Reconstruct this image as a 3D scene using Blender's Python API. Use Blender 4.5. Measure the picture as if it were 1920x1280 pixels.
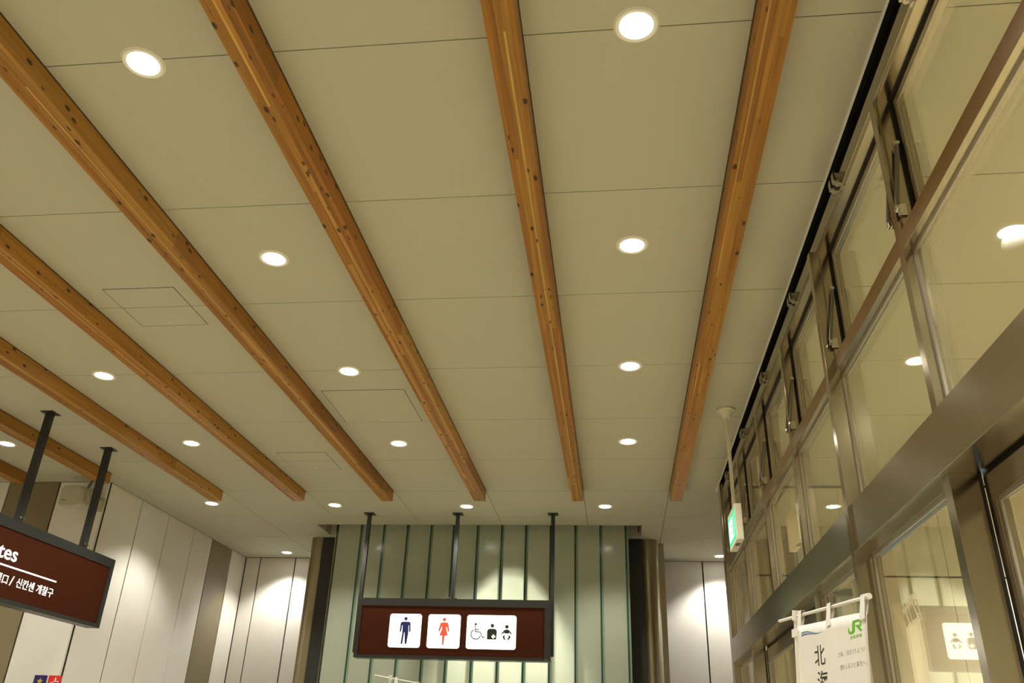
import bpy, math, random
from mathutils import Matrix, Vector

# ------------------------------------------------------------------ reset
for o in list(bpy.data.objects):
    bpy.data.objects.remove(o)
scene = bpy.context.scene
col = scene.collection
random.seed(11)
PI = math.pi

# ------------------------------------------------------------------ camera, sky, exposure
CZ = 1.55
CEIL = 3.827
cam_d = bpy.data.cameras.new('camera')
cam_d.sensor_width = 36.0
cam_d.lens = 29.2527
cam_d.clip_start = 0.02
cam = bpy.data.objects.new('camera', cam_d)
col.objects.link(cam)
_r = Vector((0.9928081756, 0.1149810898, 0.0333357989))
_u = Vector((0.0223637129, -0.4516830845, 0.8918981195))
_f = Vector((-0.1176086343, 0.8847382326, 0.4510060631))
cam.matrix_world = Matrix(((_r.x, _u.x, -_f.x, 0.0), (_r.y, _u.y, -_f.y, 0.0), (_r.z, _u.z, -_f.z, CZ), (0, 0, 0, 1)))
scene.camera = cam

world = bpy.data.worlds.new('sky')
scene.world = world
world.use_nodes = True
wn = world.node_tree
bg = wn.nodes['Background']
sky = wn.nodes.new('ShaderNodeTexSky')
sky.sky_type = 'NISHITA'
sky.sun_disc = False
sky.sun_elevation = math.radians(38)
sky.sun_rotation = math.radians(200)
wn.links.new(sky.outputs[0], bg.inputs[0])
bg.inputs[1].default_value = 0.35

scene.view_settings.view_transform = 'Standard'
scene.view_settings.look = 'None'
scene.view_settings.gamma = 1.0
scene.view_settings.use_curve_mapping = False
scene.view_settings.exposure = 0.0

SPOT_W = 88.0                    # watts of one downlight
LIGHT_COL = (1.0, 0.98, 0.90)

# ------------------------------------------------------------------ materials
def mat(name, colour, rough=0.5, metal=0.0, emit=None, strength=0.0, spec=None, aniso=None, tangent=None):
    m = bpy.data.materials.new(name)
    m.use_nodes = True
    b = m.node_tree.nodes['Principled BSDF']
    b.inputs['Base Color'].default_value = (*colour, 1)
    b.inputs['Roughness'].default_value = rough
    b.inputs['Metallic'].default_value = metal
    if spec is not None:
        b.inputs['Specular IOR Level'].default_value = spec
    if emit is not None:
        b.inputs['Emission Color'].default_value = (*emit, 1)
        b.inputs['Emission Strength'].default_value = strength
    if aniso is not None:
        b.inputs['Anisotropic'].default_value = aniso
        c = m.node_tree.nodes.new('ShaderNodeCombineXYZ')
        for i in range(3):
            c.inputs[i].default_value = tangent[i]
        m.node_tree.links.new(c.outputs[0], b.inputs['Tangent'])
    return m

def nodes_of(m):
    return m.node_tree.nodes, m.node_tree.links, m.node_tree.nodes['Principled BSDF']

def speckle(m, c1, c2, scale, stretch=(1, 1, 1), bump=0.0, detail=6):
    """noise colour variation and a little relief"""
    n, l, b = nodes_of(m)
    tc = n.new('ShaderNodeTexCoord'); mp = n.new('ShaderNodeMapping')
    mp.inputs['Scale'].default_value = stretch
    no = n.new('ShaderNodeTexNoise'); no.inputs['Scale'].default_value = scale; no.inputs['Detail'].default_value = detail
    cr = n.new('ShaderNodeValToRGB')
    cr.color_ramp.elements[0].position = 0.3; cr.color_ramp.elements[0].color = (*c1, 1)
    cr.color_ramp.elements[1].position = 0.7; cr.color_ramp.elements[1].color = (*c2, 1)
    l.new(tc.outputs['Object'], mp.inputs[0]); l.new(mp.outputs[0], no.inputs['Vector'])
    l.new(no.outputs['Fac'], cr.inputs[0]); l.new(cr.outputs[0], b.inputs['Base Color'])
    if bump:
        bp = n.new('ShaderNodeBump'); bp.inputs['Strength'].default_value = bump; bp.inputs['Distance'].default_value = 0.002
        l.new(no.outputs['Fac'], bp.inputs['Height']); l.new(bp.outputs[0], b.inputs['Normal'])
    return m

M = {}
M['ceiling'] = speckle(mat('ceiling_board', (.6, .57, .48), .85), (.418, .404, .315), (.442, .424, .331), 260, bump=.08)
M['plenum'] = mat('plenum_black', (.012, .011, .010), .9)
M['panel'] = speckle(mat('wall_panel_cream', (.66, .63, .57), .38), (.64, .61, .555), (.67, .64, .585), 3)
M['panel_brown'] = speckle(mat('wall_panel_umber', (.2, .165, .11), .42), (.175, .140, .078), (.205, .165, .095), 3)
M['panel_tan'] = speckle(mat('wall_panel_tan', (.5, .44, .33), .5), (.62, .56, .43), (.66, .60, .465), 2)
M['floor'] = speckle(mat('floor_stone', (.42, .36, .27), .45), (.33, .285, .18), (.40, .345, .22), 14)
M['black'] = mat('black_paint', (.016, .016, .014), .45)
M['darkframe'] = mat('charcoal_aluminium', (.022, .023, .020), .35)
M['rubber'] = mat('black_rubber', (.01, .01, .009), .7)
M['white_plastic'] = mat('white_plastic', (.72, .71, .68), .4)
M['ivory'] = mat('ivory_plastic', (.62, .57, .44), .45)
M['ivory_dark'] = mat('speaker_ivory', (.42, .39, .29), .5)
M['label_dark'] = mat('label_grey', (.12, .10, .11), .5)
M['steel_bolt'] = mat('bolt_steel', (.7, .68, .64), .2, 1.0)
M['chrome'] = mat('latch_steel', (.50, .47, .41), .22, 1.0)
M['damper'] = mat('damper_grey', (.20, .18, .15), .35, .7)
M['lock'] = mat('hatch_lock_metal', (.25, .23, .2), .3, 1.0)

def brushed(name, colour, rough, stretch, aniso=None, tangent=None):
    m = mat(name, colour, rough, 1.0, aniso=aniso, tangent=tangent)
    n, l, b = nodes_of(m)
    tc = n.new('ShaderNodeTexCoord'); mp = n.new('ShaderNodeMapping'); mp.inputs['Scale'].default_value = stretch
    no = n.new('ShaderNodeTexNoise'); no.inputs['Scale'].default_value = 6; no.inputs['Detail'].default_value = 4
    mr = n.new('ShaderNodeMapRange'); mr.inputs[3].default_value = rough * .93; mr.inputs[4].default_value = rough * 1.08
    l.new(tc.outputs['Object'], mp.inputs[0]); l.new(mp.outputs[0], no.inputs['Vector'])
    l.new(no.outputs['Fac'], mr.inputs[0]); l.new(mr.outputs[0], b.inputs['Roughness'])
    return m
STEEL = (.45, .40, .30)
M['steel_h'] = brushed('brushed_steel_horizontal', STEEL, .20, (60, 1, 60), .8, (0, 1, 0))
M['steel_h'].node_tree.nodes['Principled BSDF'].inputs['Anisotropic Rotation'].default_value = .25
M['steel_v'] = brushed('brushed_steel_vertical', STEEL, .17, (60, 60, 1), .25, (0, 0, 1))
M['steel_column'] = mat('brushed_steel_column', (.36, .31, .205), .34, 1.0)
M['steel'] = brushed('brushed_steel_plain', STEEL, .17, (20, 20, 20))
M['bead'] = mat('glazing_bead_grey', (.42, .39, .33), .35, .8)

# laminated timber: colour comes from each lamella, grain and knots from noise
def wood():
    m = mat('larch_glulam', (.6, .33, .1), .5, spec=.3)
    n, l, b = nodes_of(m)
    tc = n.new('ShaderNodeTexCoord'); oi = n.new('ShaderNodeObjectInfo')
    sh = n.new('ShaderNodeVectorMath'); sh.operation = 'SCALE'
    cx = n.new('ShaderNodeCombineXYZ'); cx.inputs[0].default_value = 17.3; cx.inputs[1].default_value = 41.7; cx.inputs[2].default_value = 9.1
    l.new(cx.outputs[0], sh.inputs[0]); l.new(oi.outputs['Random'], sh.inputs['Scale'])
    ad = n.new('ShaderNodeVectorMath'); ad.operation = 'ADD'
    l.new(tc.outputs['Object'], ad.inputs[0]); l.new(sh.outputs[0], ad.inputs[1])
    mg = n.new('ShaderNodeMapping'); mg.inputs['Scale'].default_value = (70, 1.6, 70)
    g = n.new('ShaderNodeTexNoise'); g.inputs['Scale'].default_value = 1.0; g.inputs['Detail'].default_value = 5; g.inputs['Distortion'].default_value = .6
    l.new(ad.outputs[0], mg.inputs[0]); l.new(mg.outputs[0], g.inputs['Vector'])
    gr = n.new('ShaderNodeMapRange'); gr.inputs[1].default_value = .3; gr.inputs[2].default_value = .7; gr.inputs[3].default_value = .70; gr.inputs[4].default_value = 1.18
    l.new(g.outputs['Fac'], gr.inputs[0])
    mk = n.new('ShaderNodeMapping'); mk.inputs['Scale'].default_value = (17, 8.5, 17)
    v = n.new('ShaderNodeTexVoronoi'); v.inputs['Scale'].default_value = 1.0
    l.new(ad.outputs[0], mk.inputs[0]); l.new(mk.outputs[0], v.inputs['Vector'])
    kr = n.new('ShaderNodeMapRange'); kr.interpolation_type = 'SMOOTHSTEP'
    kr.inputs[1].default_value = .11; kr.inputs[2].default_value = .19; kr.inputs[3].default_value = .16; kr.inputs[4].default_value = 1.0
    l.new(v.outputs['Distance'], kr.inputs[0])
    mu = n.new('ShaderNodeMath'); mu.operation = 'MULTIPLY'
    l.new(gr.outputs[0], mu.inputs[0]); l.new(kr.outputs[0], mu.inputs[1])
    vm = n.new('ShaderNodeVectorMath'); vm.operation = 'SCALE'
    l.new(oi.outputs['Color'], vm.inputs[0]); l.new(mu.outputs[0], vm.inputs['Scale'])
    l.new(vm.outputs[0], b.inputs['Base Color'])
    return m
M['wood'] = wood()
M['beam_shade'] = mat('beam_gap_shade', (.05, .035, .02), .6)  # dark colour standing in for the shadow gap along the beams

def glass(name, base, tint):
    m = bpy.data.materials.new(name); m.use_nodes = True
    n, l = m.node_tree.nodes, m.node_tree.links
    n.remove(n['Principled BSDF'])
    out = n['Material Output']
    tr = n.new('ShaderNodeBsdfTransparent'); tr.inputs[0].default_value = (*tint, 1)
    gl = n.new('ShaderNodeBsdfGlossy'); gl.inputs['Roughness'].default_value = 0.0; gl.inputs[0].default_value = (.98, .97, .92, 1)
    lw = n.new('ShaderNodeLayerWeight')                       # Schlick curve, the same from both sides of the pane
    fr = n.new('ShaderNodeMath'); fr.operation = 'POWER'; fr.inputs[1].default_value = 5.0
    l.new(lw.outputs['Facing'], fr.inputs[0])
    ad = n.new('ShaderNodeMath'); ad.operation = 'ADD'; ad.use_clamp = True; ad.inputs[1].default_value = base
    mx = n.new('ShaderNodeMixShader')
    l.new(fr.outputs[0], ad.inputs[0]); l.new(ad.outputs[0], mx.inputs[0])
    l.new(tr.outputs[0], mx.inputs[1]); l.new(gl.outputs[0], mx.inputs[2]); l.new(mx.outputs[0], out.inputs[0])
    return m
M['glass'] = glass('reflective_window_glass', .17, (.93, .92, .85))

def channel_glass():
    m = bpy.data.materials.new('frosted_channel_glass'); m.use_nodes = True
    n, l = m.node_tree.nodes, m.node_tree.links
    b = n['Principled BSDF']; out = n['Material Output']
    b.inputs['Base Color'].default_value = (.43, .455, .355, 1)
    b.inputs['Roughness'].default_value = .22
    b.inputs['Coat Weight'].default_value = .5; b.inputs['Coat Roughness'].default_value = .12
    t = n.new('ShaderNodeBsdfTranslucent'); t.inputs[0].default_value = (.86, .88, .76, 1)
    mx = n.new('ShaderNodeMixShader'); mx.inputs[0].default_value = .42
    l.new(b.outputs[0], mx.inputs[1]); l.new(t.outputs[0], mx.inputs[2]); l.new(mx.outputs[0], out.inputs[0])
    return m
M['channel'] = channel_glass()
M['channel_edge'] = mat('glass_edge_green', (.020, .055, .038), .2)
M['channel_edge_light'] = mat('glass_edge_pale_green', (.16, .225, .15), .25)
M['lens'] = mat('downlight_lens', (.9, .9, .88), .3, emit=(1.0, .95, .84), strength=22)
M['ring'] = mat('downlight_ring', (.66, .63, .52), .4)
M['sign_brown'] = mat('sign_brown', (.040, .009, .0025), .5, emit=(.04, .009, .003), strength=.25, spec=.08)
M['plate'] = mat('pictogram_plate', (.9, .9, .88), .4, emit=(1.0, .99, .95), strength=1.15)
M['ink_blue'] = mat('ink_navy', (.010, .012, .12), .5)
M['ink_red'] = mat('ink_vermilion', (.62, .07, .035), .5, emit=(.8, .09, .04), strength=.5)
M['ink_black'] = mat('ink_black', (.02, .02, .012), .5)
M['sign_text'] = mat('sign_lettering', (.9, .88, .8), .4, emit=(1.0, .98, .9), strength=1.0)
M['exit_green'] = mat('exit_green', (.02, .42, .17), .4, emit=(.03, .62, .25), strength=.9)
M['exit_white'] = mat('exit_white', (.9, .95, .9), .4, emit=(.85, 1.0, .92), strength=1.3)
M['cloth'] = speckle(mat('banner_cloth', (.72, .69, .63), .8), (.70, .67, .61), (.74, .71, .65), 8)
M['pole'] = mat('pole_white', (.74, .72, .68), .35)
M['print_green'] = mat('print_green', (.12, .42, .015), .6)
M['print_teal'] = mat('print_teal', (.03, .28, .25), .6)
M['print_purple'] = mat('print_purple', (.10, .05, .38), .6)
M['print_grey'] = mat('print_grey', (.30, .28, .26), .6)
M['poster_blue'] = mat('sticker_navy', (.020, .010, .12), .4)
M['poster_red'] = mat('sticker_red', (.60, .02, .016), .4)
M['star'] = mat('star_yellow', (.40, .34, .05), .5)
M['print_white'] = mat('print_white', (.8, .72, .66), .5)
M['paving'] = speckle(mat('paving_mossy', (.33, .40, .33), .8), (.26, .36, .25), (.40, .43, .42), .9)

# ------------------------------------------------------------------ mesh helpers
class MB:
    def __init__(s):
        s.v = []; s.f = []; s.sm = False
    def quad(s, a, b, c, d):
        i = len(s.v); s.v += [a, b, c, d]; s.f.append((i, i+1, i+2, i+3)); return s
    def box(s, x0, x1, y0, y1, z0, z1):
        i = len(s.v)
        s.v += [(x0, y0, z0), (x1, y0, z0), (x1, y1, z0), (x0, y1, z0), (x0, y0, z1), (x1, y0, z1), (x1, y1, z1), (x0, y1, z1)]
        s.f += [tuple(i+k for k in q) for q in ((0, 3, 2, 1), (4, 5, 6, 7), (0, 1, 5, 4), (1, 2, 6, 5), (2, 3, 7, 6), (3, 0, 4, 7))]
        return s
    def cyl(s, p0, p1, r0, r1=None, n=14):
        r1 = r0 if r1 is None else r1
        p0, p1 = Vector(p0), Vector(p1); d = (p1-p0).normalized()
        a = d.orthogonal().normalized(); b = d.cross(a); i = len(s.v)
        for p, r in ((p0, r0), (p1, r1)):
            for k in range(n):
                t = 2*PI*k/n; s.v.append(tuple(p + a*(r*math.cos(t)) + b*(r*math.sin(t))))
        for k in range(n):
            k2 = (k+1) % n; s.f.append((i+k, i+k2, i+n+k2, i+n+k))
        s.f.append(tuple(i+n-1-k for k in range(n))); s.f.append(tuple(i+n+k for k in range(n)))
        return s
    def lathe(s, prof, cx=0, cy=0, n=28):
        """profile of (r, z) revolved round a vertical axis"""
        i = len(s.v); m = len(prof)
        for r, z in prof:
            for k in range(n):
                t = 2*PI*k/n; s.v.append((cx+r*math.cos(t), cy+r*math.sin(t), z))
        for j in range(m-1):
            for k in range(n):
                k2 = (k+1) % n; s.f.append((i+j*n+k, i+j*n+k2, i+(j+1)*n+k2, i+(j+1)*n+k))
        return s
    def prism(s, poly, fr, t0, t1):
        """flat outline (u, v) in the frame fr = (origin, u axis, v axis, normal), thick from t0 to t1 along the normal"""
        o, U, V, N = fr; i = len(s.v); n = len(poly)
        for t in (t0, t1):
            for u, v in poly:
                s.v.append(tuple(o + U*u + V*v + N*t))
        s.f.append(tuple(i+n-1-k for k in range(n))); s.f.append(tuple(i+n+k for k in range(n)))
        for k in range(n):
            k2 = (k+1) % n; s.f.append((i+k, i+k2, i+n+k2, i+n+k))
        return s
    def stroke(s, pts, w, fr, t0, t1):
        for (a, b) in zip(pts[:-1], pts[1:]):
            a2, b2 = Vector(a), Vector(b); d = (b2-a2)
            if d.length < 1e-6: continue
            d.normalize(); p = Vector((-d.y, d.x))*(w/2); e = d*(w*.35)
            s.prism([tuple(a2-e-p), tuple(b2+e-p), tuple(b2+e+p), tuple(a2-e+p)], fr, t0, t1)
        return s
    def ring_x(s, x0, x1, y0, y1, z0, z1, w):
        """rectangular frame standing in a plane of constant X"""
        s.box(x0, x1, y0, y1, z0, z0+w); s.box(x0, x1, y0, y1, z1-w, z1)
        s.box(x0, x1, y0, y0+w, z0+w, z1-w); s.box(x0, x1, y1-w, y1, z0+w, z1-w)
        return s
    def mesh(s, name):
        me = bpy.data.meshes.new(name); me.from_pydata([tuple(v) for v in s.v], [], s.f); me.update()
        return me

def circle(cx, cy, r, n=20, a0=0, a1=2*PI):
    return [(cx+r*math.cos(a0+(a1-a0)*k/n), cy+r*math.sin(a0+(a1-a0)*k/n)) for k in range(n)]

def rrect(x0, x1, y0, y1, r, n=5):
    out = []
    for cx, cy, a in ((x1-r, y1-r, 0), (x0+r, y1-r, PI/2), (x0+r, y0+r, PI), (x1-r, y0+r, 1.5*PI)):
        for k in range(n+1):
            t = a+PI/2*k/n; out.append((cx+r*math.cos(t), cy+r*math.sin(t)))
    return out

def obj(name, mb, m, parent=None, local=False, smooth=False, bevel=0.0):
    me = mb.mesh(name) if isinstance(mb, MB) else mb
    o = bpy.data.objects.new(name, me); col.objects.link(o)
    if not me.materials:
        me.materials.append(M[m] if isinstance(m, str) else m)
    if parent is not None:
        o.parent = parent
        if not local:
            base = Vector((0, 0, 0)); p = parent
            while p is not None:
                base += p.location; p = p.parent
            o.matrix_parent_inverse = Matrix.Translation(-base)
            if parent.type != 'EMPTY':
                o.matrix_parent_inverse = Matrix.Identity(4)
    if smooth:
        for p in me.polygons: p.use_smooth = True
        try:
            me.set_sharp_from_angle(angle=math.radians(35))
        except Exception:
            pass
    if bevel:
        b = o.modifiers.new('bevel', 'BEVEL'); b.width = bevel; b.segments = 2; b.limit_method = 'ANGLE'
    return o

def tag(o, label=None, cat=None, group=None, kind=None):
    if label: o['label'] = label
    if cat: o['category'] = cat
    if group: o['group'] = group
    if kind: o['kind'] = kind
    return o

def empty(name, loc=(0, 0, 0)):
    o = bpy.data.objects.new(name, None); o.location = loc; o.empty_display_size = .1
    col.objects.link(o); return o

def copy_tree(o, parent=None):
    c = o.copy(); col.objects.link(c); c.parent = parent
    for ch in list(o.children):
        copy_tree(ch, c)
    return c

def text_mesh(s, size, fr, t, width=None, height=None, bold=0.0, align='LEFT', thick=.0015):
    """lettering laid on the frame fr at the offset t; width / height fit it to a measured size"""
    cu = bpy.data.curves.new('lettering', 'FONT'); cu.body = s; cu.size = size; cu.align_x = 'LEFT'
    cu.offset = bold; cu.extrude = thick/2; cu.resolution_u = 3
    ob = bpy.data.objects.new('lettering', cu); col.objects.link(ob)
    dg = bpy.context.evaluated_depsgraph_get()
    me = bpy.data.meshes.new_from_object(ob.evaluated_get(dg))
    bpy.data.objects.remove(ob); bpy.data.curves.remove(cu)
    me.materials.clear()
    xs = [v.co.x for v in me.vertices]; ys = [v.co.y for v in me.vertices]
    if not xs: return me
    x0, x1, y0, y1 = min(xs), max(xs), min(ys), max(ys)
    sx = (width/(x1-x0)) if width else 1; sy = (height/(y1-y0)) if height else 1
    if height and not width: sx = sy
    o, U, V, N = fr
    for v in me.vertices:
        u = (v.co.x-x0)*sx; w = (v.co.y-y0)*sy
        if align == 'RIGHT': u -= (x1-x0)*sx
        v.co = o + U*u + V*w + N*(t+v.co.z)
    return me

# ================================================================== THE SETTING
JY = lambda j: 2.1041 + .91*j
BEAM_X = [.506, -.284, -1.200, -2.093, -2.969, -3.808, -4.644, -5.48, -6.32]   # the edge of each beam nearest to the camera's side
YB = 10.52          # back wall
XL = -4.80          # left wall
YLF = 7.24          # wall facing the viewer at the far left
YREAR = -3.2
XFAR = -8.6
XG = .99            # mirror plane of the window wall
YEND = 7.42         # end wall of the entrance lobby behind the window wall

# floor (one slab under hall and lobby)
fl = MB(); fl.box(XFAR-.2, 5.3, YREAR-.2, YEND+.1, -.12, 0); fl.box(XFAR-.2, 1.85, YEND+.1, YB+.3, -.12, 0)
tag(obj('floor', fl, 'floor'), kind='structure')

# ceiling: backing slab and boards with open joints
ceiling = tag(empty('ceiling', (0, 3, CEIL)), kind='structure')
obj('backing_slab', MB().box(XFAR-.2, 5.3, YREAR-.2, YEND+.12, CEIL+.16, CEIL+.22), 'plenum', ceiling)
obj('backing_slab', MB().box(XFAR-.2, 1.85, YEND+.12, YB+.3, CEIL+.16, CEIL+.22), 'plenum', ceiling)
G = .0022
def board(x0, x1, y0, y1):
    obj('ceiling_board', MB().box(x0+G, x1-G, y0+G, y1-G, CEIL, CEIL+.016), 'ceiling', ceiling)
# recess over the channel-glass front
RX0, RX1, RY0, RY1 = -3.265, .285, 8.80, 9.28
xs_main = [.927] + [BEAM_X[0]] + BEAM_X[1:] + [-7.16, -8.0, XFAR]
xs_main = sorted(xs_main)
ys = [JY(j) for j in range(-6, 9)] + [YB]
for a, b in zip(ys[:-1], ys[1:]):
    b = min(b, YB)
    for x0, x1 in zip(xs_main[:-1], xs_main[1:]):
        if x1 <= XL-.01 and a >= YLF-.3 and a > YLF: continue
        if a < YREAR-.9: continue
        bb = b
        xx1 = x1
        if x1 > .92 and a >= JY(6)-.01: xx1 = 1.40
        # skip what the recess cuts away
        if a >= RY0-.92 and a < RY1 and x1 > RX0 and x0 < RX1:
            X0, X1 = max(x0, RX0), min(xx1, RX1)
            for (u0, u1, w0, w1) in ((x0, xx1, a, min(RY0, bb)), (x0, xx1, max(RY1, a), bb)):
                if w1-w0 > .01: board(u0, u1, w0, w1)
            m0, m1 = max(a, RY0), min(bb, RY1)
            if m1-m0 > .01:
                if X0-x0 > .01: board(x0, X0, m0, m1)
                if xx1-X1 > .01: board(X1, xx1, m0, m1)
            continue
        board(x0, xx1, a, bb)
for a, b in zip(ys[:-1], ys[1:]):                                   # beyond the end of the window wall and over the lobby
    if a >= JY(6)-.01:
        board(1.40, 1.74, a, b)
    elif a > -4:
        for x0, x1 in ((1.035, 2.3), (2.3, 3.6), (3.6, 5.1)): board(x0, x1, a, min(b, YEND))
# white edge trims and recess sides
obj('edge_line', MB().box(.925, .934, YREAR, JY(6), CEIL-.006, CEIL+.03), 'white_plastic', ceiling)
obj('edge_line', MB().box(.925, 1.04, JY(6)-.006, JY(6)+.006, CEIL-.006, CEIL+.03), 'white_plastic', ceiling)
rc = MB(); rc.box(RX0-.008, RX0, RY0, RY1, CEIL-.004, CEIL+.15); rc.box(RX1, RX1+.008, RY0, RY1, CEIL-.004, CEIL+.15)
rc.box(RX0, RX1, RY0-.008, RY0, CEIL-.004, CEIL+.15); rc.box(RX0, RX1, RY1, RY1+.008, CEIL-.004, CEIL+.15)
obj('recess_trim', rc, 'ceiling', ceiling)
obj('recess_slot', MB().box(RX1-.035, RX1-.02, RY0+.06, RY1-.1, CEIL+.02, CEIL+.05), 'black', ceiling)

# walls of separate metal panels
def wall_x(name, x, cuts, facing, z1=CEIL):          # panels in a plane of constant X, cuts: (y0, y1, material)
    y0, y1 = cuts[0][0], cuts[-1][1]
    w = tag(empty(name, (x, (y0+y1)/2, 0)), kind='structure')
    s = -facing
    xa, xb = sorted((x+s*.03, x+s*.12)); obj('wall_backing', MB().box(xa, xb, y0, y1+.14, 0, z1+.15), 'plenum', w)
    for a, b, m in cuts:
        xa, xb = sorted((x, x+s*.028)); obj('wall_panel', MB().box(xa, xb, a+.008, b-.008, 0.004, z1-.004), m, w, bevel=.0015)
    return w
def wall_y(name, y, cuts, z1=CEIL, back=None):              # panels facing the viewer
    x0, x1 = cuts[0][0], cuts[-1][1]
    w = tag(empty(name, ((x0+x1)/2, y, 0)), kind='structure')
    obj('wall_backing', MB().box(x0-.1, x1, y+.03, y+.12, 0, z1+.15), 'plenum', w)
    for a, b, m in cuts:
        obj('wall_panel', MB().box(a+.008, b-.008, y, y+.028, 0.004, z1-.004), m, w, bevel=.0015)
    return w
P_, Q_ = 'panel', 'panel_brown'
wall_x('wall_left', XL, [(YLF+.03, 7.86, P_), (7.86, 8.43, P_), (8.43, 9.03, P_), (9.03, 9.51, P_), (9.51, 10.08, Q_), (10.08, YB, P_)], 1)
wall_y('wall_back', YB, [(XL, -4.60, P_), (-4.60, -4.125, P_), (-4.125, -3.65, P_), (-3.65, -3.1, P_), (-3.1, -2.4, P_), (-2.4, -1.7, P_), (-1.7, -1.0, P_), (-1.0, -.3, P_), (-.3, .10, P_), (.10, .572, P_), (.572, 1.055, P_), (1.055, 1.54, P_), (1.54, 1.74, P_)])
wall_y('wall_front_left', YLF, [(XFAR, -7.9, P_), (-7.9, -7.37, Q_), (-7.37, -6.85, P_), (-6.85, -6.33, P_), (-6.33, -5.84, P_), (-5.84, -5.315, Q_), (-5.315, XL-.005, P_)])
wall_x('wall_right_far', 1.74, [(YEND+.12, 8.3, P_), (8.3, 9.0, P_), (9.0, 9.8, P_), (9.8, YB, P_)], -1)
tag(obj('wall_rear', MB().box(XFAR, 5.2, YREAR-.1, YREAR, 0, CEIL+.15), 'panel'), kind='structure')
tag(obj('wall_left_far', MB().box(XFAR-.1, XFAR, YREAR, YLF, 0, CEIL+.15), 'panel'), kind='structure')
tag(obj('wall_right_rear', MB().box(1.0, 1.1, YREAR, -.515, 0, CEIL+.15), 'panel'), kind='structure')
tag(obj('wall_lobby_outer', MB().box(5.1, 5.2, YREAR, YEND+.1, 0, CEIL+.15), 'panel_tan'), kind='structure')
# lobby end wall with a glazed way out to daylight
DX0, DX1, DZ = 1.95, 3.55, 2.12
we = tag(empty('wall_lobby_end', (3, YEND, 0)), kind='structure')
lob = MB()
lob.box(1.0, DX0, YEND+.03, YEND+.1, 0, CEIL+.15); lob.box(DX1, 5.2, YEND+.03, YEND+.1, 0, CEIL+.15); lob.box(DX0, DX1, YEND+.03, YEND+.1, DZ, CEIL+.15)
obj('wall_backing', lob, 'plenum', we)
for (x0, x1) in ((1.0, 1.95), (1.95, 2.75), (2.75, 3.55), (3.55, 4.3), (4.3, 5.1)):
    obj('wall_panel', MB().box(x0+.002, x1-.002, YEND, YEND+.028, 3.052, CEIL-.022), 'panel_tan', we)
    obj('wall_panel', MB().box(x0+.002, x1-.002, YEND, YEND+.028, DZ if DX0-.01 <= x0 < DX1-.01 else 0, 3.036), 'panel_tan', we)

# ================================================================== WINDOW WALL
MY = [2.41+.975*k for k in range(-3, 6)]             # -.515 ... 7.285
Z_T0, Z_T1 = 3.068, 3.135
Z_L0, Z_L1 = 2.325, 2.501
Z_H0, Z_H1 = CEIL-.135, CEIL-.07
w1 = tag(empty('window_1', (XG, 3.4, 0)), kind='structure')
w1['label'] = 'stainless framed glass wall with a wide steel lintel along the right side'
obj('lintel', MB().box(.925, 1.05, MY[0], MY[-1], Z_L0, Z_L1), 'steel_h', w1, bevel=.002)
obj('head_rail', MB().box(.947, .985, MY[0], MY[-1]+.02, Z_H0, Z_H1), 'steel_h', w1, bevel=.002)
obj('head_lip', MB().box(.985, 1.03, MY[0], MY[-1]+.02, Z_H0+.02, Z_H1+.02), 'steel_h', w1)
obj('gap_shade', MB().box(1.0, 1.03, MY[0], MY[-1]+.25, Z_H1, CEIL+.16), 'black', w1)  # black sheets paint the shade of the open void above the head
obj('gap_shade', MB().box(.94, 1.0, MY[0], MY[-1]+.25, CEIL+.10, CEIL+.16), 'black', w1)
hm = .021
for i, y in enumerate(MY):
    full = abs(y-3.385) < .01
    end = i == len(MY)-1
    z0 = 0 if (full or end) else Z_L1
    x0 = .915 if full else .945
    obj('mullion', MB().box(x0, 1.0, y-hm, y+hm, z0, Z_H0 if not end else CEIL-.02), 'steel_v', w1, bevel=.0015)
for a, b in zip(MY[:-1], MY[1:]):
    obj('transom', MB().box(.946, 1.0, a+hm, b-hm, Z_T0, Z_T1), 'steel', w1, bevel=.0015)
    p = obj('glass_pane', MB().box(XG-.003, XG+.003, a+hm-.004, b-hm+.004, Z_L1-.004, Z_T0+.004), 'glass', w1)
    be = MB(); be.ring_x(.974, .984, a+hm, b-hm, Z_L1, Z_T0, .012)
    obj('glazing_bead', be, 'bead', p)
obj('end_post', MB().box(.93, 1.05, MY[-1]+.02, YEND+.02, 0, CEIL-.004), 'steel_v', w1, bevel=.002)

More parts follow.
